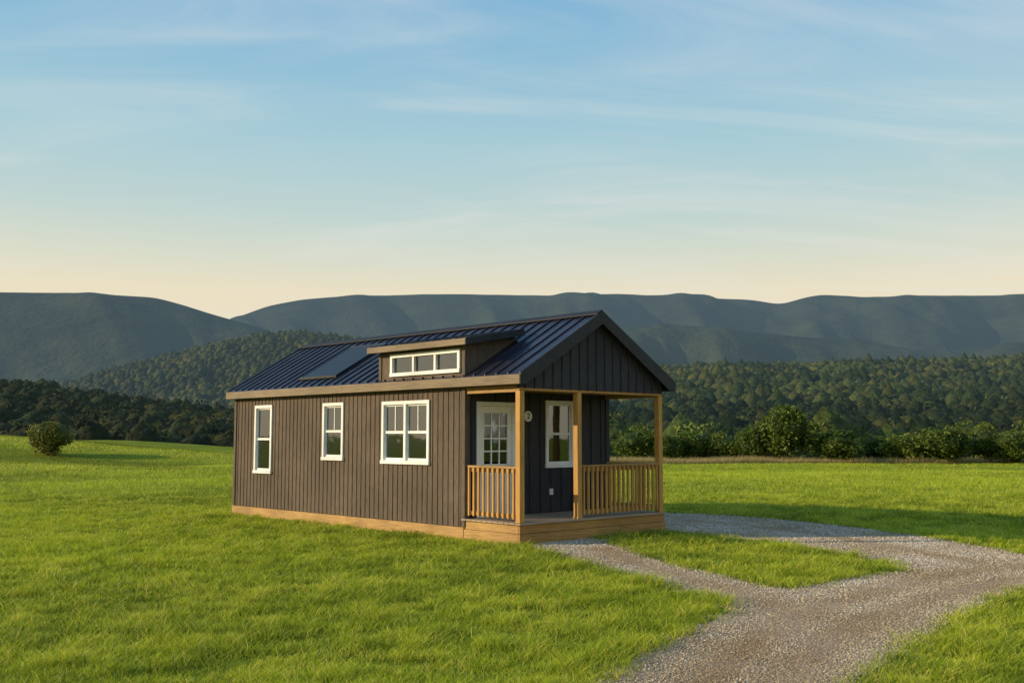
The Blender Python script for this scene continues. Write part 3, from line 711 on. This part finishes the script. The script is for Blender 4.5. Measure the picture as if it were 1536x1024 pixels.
mb = MB(); mb.box(2.22, 2.30, PY-.032, PY-.0005, .73, .85); mb.box(2.235, 2.285, PY-.040, PY-.031, .75, .83); mb.build('outlet_box', M['white'], H_)

# dormer
DX = -.10; dy0, dy1 = 1.35, 3.97; rx0, rx1, ry0, ry1 = -.30, 1.18, 1.12, 4.09
dz = lambda x: 3.655+.18*(x+.30)
dwin = (1.47, 3.60, 3.06, 3.50)
mb = MB()
cells(mb, lambda a, b_, c, d: mb.box(DX, DX+.08, a, b_, c, d), dy0, dy1, 2.96, 3.60, [(dwin[0]+inset, dwin[1]-inset, dwin[2]+inset, dwin[3]-inset)])
for (ya, yb) in ((dy0, dy0+.08), (dy1-.08, dy1)):
    mb.prism_y([(DX+.08,2.97),(1.2,zr(1.2)-.03),(1.2,dz(1.2)-.1),(DX+.08,dz(DX+.08)-.1)], ya, yb)
mb.box(1.12, 1.17, dy0+.08, dy1-.08, 3.5, 3.83)
for yy in (dy0-.018, dy1-.06): mb.box(DX-.02, DX-.0005, yy, yy+.078, 3.0, 3.545)
dm_ = mb.build('dormer', M['siding'], H_)
mb = MB()
mb.prism_y([(rx0,dz(rx0)-.04),(rx1,dz(rx1)-.04),(rx1,dz(rx1)),(rx0,dz(rx0))], ry0, ry1)
for k in range(10):
    yy = ry0+.013+(ry1-ry0-.026)*k/9; seam(rx0+.01, rx1, yy, h=.018, zf=dz)
mb.build('dormer_roof', M['roof'], dm_)
mb = MB(); mb.box(rx0-.028, rx0-.002, ry0-.028, ry1+.028, dz(rx0)-.115, dz(rx0)+.004); mb.build('fascia', M['fascia'], dm_, bevel=.004)
for (ya, yb) in ((ry0-.028, ry0-.002), (ry1+.002, ry1+.028)):
    mb = MB(); mb.prism_y([(rx0-.001,dz(rx0)-.115),(rx1,dz(rx1)-.115),(rx1,dz(rx1)+.015),(rx0-.001,dz(rx0)+.015)], ya, yb); mb.build('rake_board', M['trim_dark'], dm_)
mb = MB(); mb.prism_y([(rx0,dz(rx0)-.11),(rx1,dz(rx1)-.11),(rx1,dz(rx1)-.045),(rx0,dz(rx0)-.045)], ry0, dy0+.0); mb.prism_y([(rx0,dz(rx0)-.11),(rx1,dz(rx1)-.11),(rx1,dz(rx1)-.045),(rx0,dz(rx0)-.045)], dy1, ry1)
mb.prism_y([(rx0,dz(rx0)-.11),(DX-.001,dz(DX)-.11),(DX-.001,dz(DX)-.045),(rx0,dz(rx0)-.045)], dy0, dy1)
mb.build('soffit', M['fascia'], dm_)
fr = MB(); t = .07; a0, a1, z0, z1 = dwin; B = lambda m_, *q: obox(m_, 'left', DX, *q)
NP = 3
B(fr, a0, a1, -.06, .035, z1-t, z1); B(fr, a0, a1, -.06, .045, z0, z0+t); B(fr, a0, a0+t, -.06, .035, z0+t, z1-t); B(fr, a1-t, a1, -.06, .035, z0+t, z1-t)
for k in range(1, NP): yy = a0+t+(a1-a0-2*t)*k/NP; B(fr, yy-.03, yy+.03, -.05, .028, z0+t, z1-t)
fr.build('window_frame', M['white'], dm_, bevel=.002)
for k in range(NP):
    w = (a1-a0-2*t)/NP; u0 = a0+t+w*k+(.03 if k else 0); u1 = a0+t+w*(k+1)-(.03 if k < NP-1 else 0)
    pn = MB(); B(pn, u0, u1, -.030, -.026, z0+t-.003, z1-t+.003); pn.build('pane', M['glass'], dm_)
cn = MB(); B(cn, a0+t, a1-t, -.079, -.074, z0+t-.02, z1-t+.02); cn.build('blind', M['curtain'], dm_)

# ---------------------------------------------------------------- sun + sky
EL = math.radians(17); AZ = Vector((-1, -.08, 0)).normalized()
sd = Vector((AZ.x*math.cos(EL), AZ.y*math.cos(EL), math.sin(EL)))
sl = bpy.data.lights.new('sun', 'SUN'); sl.energy = 5.0; sl.angle = math.radians(.5); sl.color = (1.0, .80, .52)
so = bpy.data.objects.new('sun', sl); C.objects.link(so); so.rotation_euler = (-sd).to_track_quat('-Z', 'Y').to_euler(); so.location = (-30, 0, 20)
w = bpy.data.worlds.new('World'); S.world = w; w.use_nodes = True
nt = w.node_tree; N = nt.nodes.new; L = nt.links.new
bg = nt.nodes['Background']; bg.inputs[1].default_value = .1
sky = N('ShaderNodeTexSky'); sky.sky_type = 'NISHITA'; sky.sun_disc = False; sky.sun_elevation = EL; sky.sun_rotation = math.radians(265); sky.air_density = 1.0; sky.dust_density = .8; sky.ozone_density = 1.2
tc = N('ShaderNodeTexCoord'); sx = N('ShaderNodeSeparateXYZ'); L(tc.outputs['Generated'], sx.inputs[0])
ramp = N('ShaderNodeValToRGB'); L(sx.outputs['Z'], ramp.inputs[0])
def lin(r, g, b_): return tuple(((c/255+.055)/1.055)**2.4 if c/255 > .04045 else c/255/12.92 for c in (r, g, b_))
R_ = ramp.color_ramp
stops = [(0.0, (244,227,192)), (.137, (239,227,197)), (.165, (222,224,204)), (.21, (196,216,212)), (.28, (170,207,218)), (.36, (142,191,219)), (.42, (124,180,217)), (.8, (94,150,204))]
R_.elements[0].position = 0; R_.elements[0].color = (*lin(*stops[0][1]), 1); R_.elements[1].position = stops[-1][0]; R_.elements[1].color = (*lin(*stops[-1][1]), 1)
for p, c in stops[1:-1]:
    e = R_.elements.new(p); e.color = (*lin(*c), 1)
sc = N('ShaderNodeVectorMath'); sc.operation = 'SCALE'; sc.inputs['Scale'].default_value = 10; L(ramp.outputs[0], sc.inputs[0])
mx = N('ShaderNodeMix'); mx.data_type = 'RGBA'; mx.inputs[0].default_value = .93; L(sky.outputs[0], mx.inputs[6]); L(sc.outputs[0], mx.inputs[7])
az_ = N('ShaderNodeMath'); az_.operation = 'ADD'; az_.inputs[1].default_value = .12; L(sx.outputs['Z'], az_.inputs[0])
dx = N('ShaderNodeMath'); dx.operation = 'DIVIDE'; L(sx.outputs['X'], dx.inputs[0]); L(az_.outputs[0], dx.inputs[1])
dy = N('ShaderNodeMath'); dy.operation = 'DIVIDE'; L(sx.outputs['Y'], dy.inputs[0]); L(az_.outputs[0], dy.inputs[1])
cb = N('ShaderNodeCombineXYZ'); L(dx.outputs[0], cb.inputs[0]); L(dy.outputs[0], cb.inputs[1])
mp = N('ShaderNodeMapping'); mp.inputs['Scale'].default_value = (.75, 2.4, 1); mp.inputs['Rotation'].default_value = (0, 0, .12); mp.inputs['Location'].default_value = (11.3, 5.2, 0); L(cb.outputs[0], mp.inputs[0])
cn_ = N('ShaderNodeTexNoise'); cn_.inputs['Scale'].default_value = 1.1; cn_.inputs['Detail'].default_value = 8; cn_.inputs['Roughness'].default_value = .58; cn_.inputs['Distortion'].default_value = .9; L(mp.outputs[0], cn_.inputs['Vector'])
# wisps gather toward the right-hand part of the sky
wr = N('ShaderNodeMapRange'); wr.inputs[1].default_value = -.4; wr.inputs[2].default_value = .4; wr.inputs[3].default_value = -.06; wr.inputs[4].default_value = .07; L(sx.outputs['X'], wr.inputs[0])
ws = N('ShaderNodeMath'); ws.operation = 'ADD'; L(cn_.outputs[0], ws.inputs[0]); L(wr.outputs[0], ws.inputs[1])
mr = N('ShaderNodeMapRange'); mr.interpolation_type = 'SMOOTHSTEP'; mr.inputs[1].default_value = .42; mr.inputs[2].default_value = .80; mr.inputs[3].default_value = 0; mr.inputs[4].default_value = .38; L(ws.outputs[0], mr.inputs[0])
m2 = N('ShaderNodeMix'); m2.data_type = 'RGBA'; L(mr.outputs[0], m2.inputs[0]); L(mx.outputs[2], m2.inputs[6]); m2.inputs[7].default_value = (8.0, 7.9, 7.5, 1)
L(m2.outputs[2], bg.inputs[0])

# ---------------------------------------------------------------- camera
cd = bpy.data.cameras.new('camera'); co = bpy.data.objects.new('camera', cd); C.objects.link(co)
cd.sensor_width = 36; cd.lens = 36*F/1536; cd.clip_end = 30000; cd.clip_start = .1
co.location = (0, 0, EYE); co.rotation_euler = (math.pi/2+TH, 0, 0); S.camera = co
S.view_settings.view_transform = 'Standard'; S.view_settings.look = 'None'; S.view_settings.exposure = 0
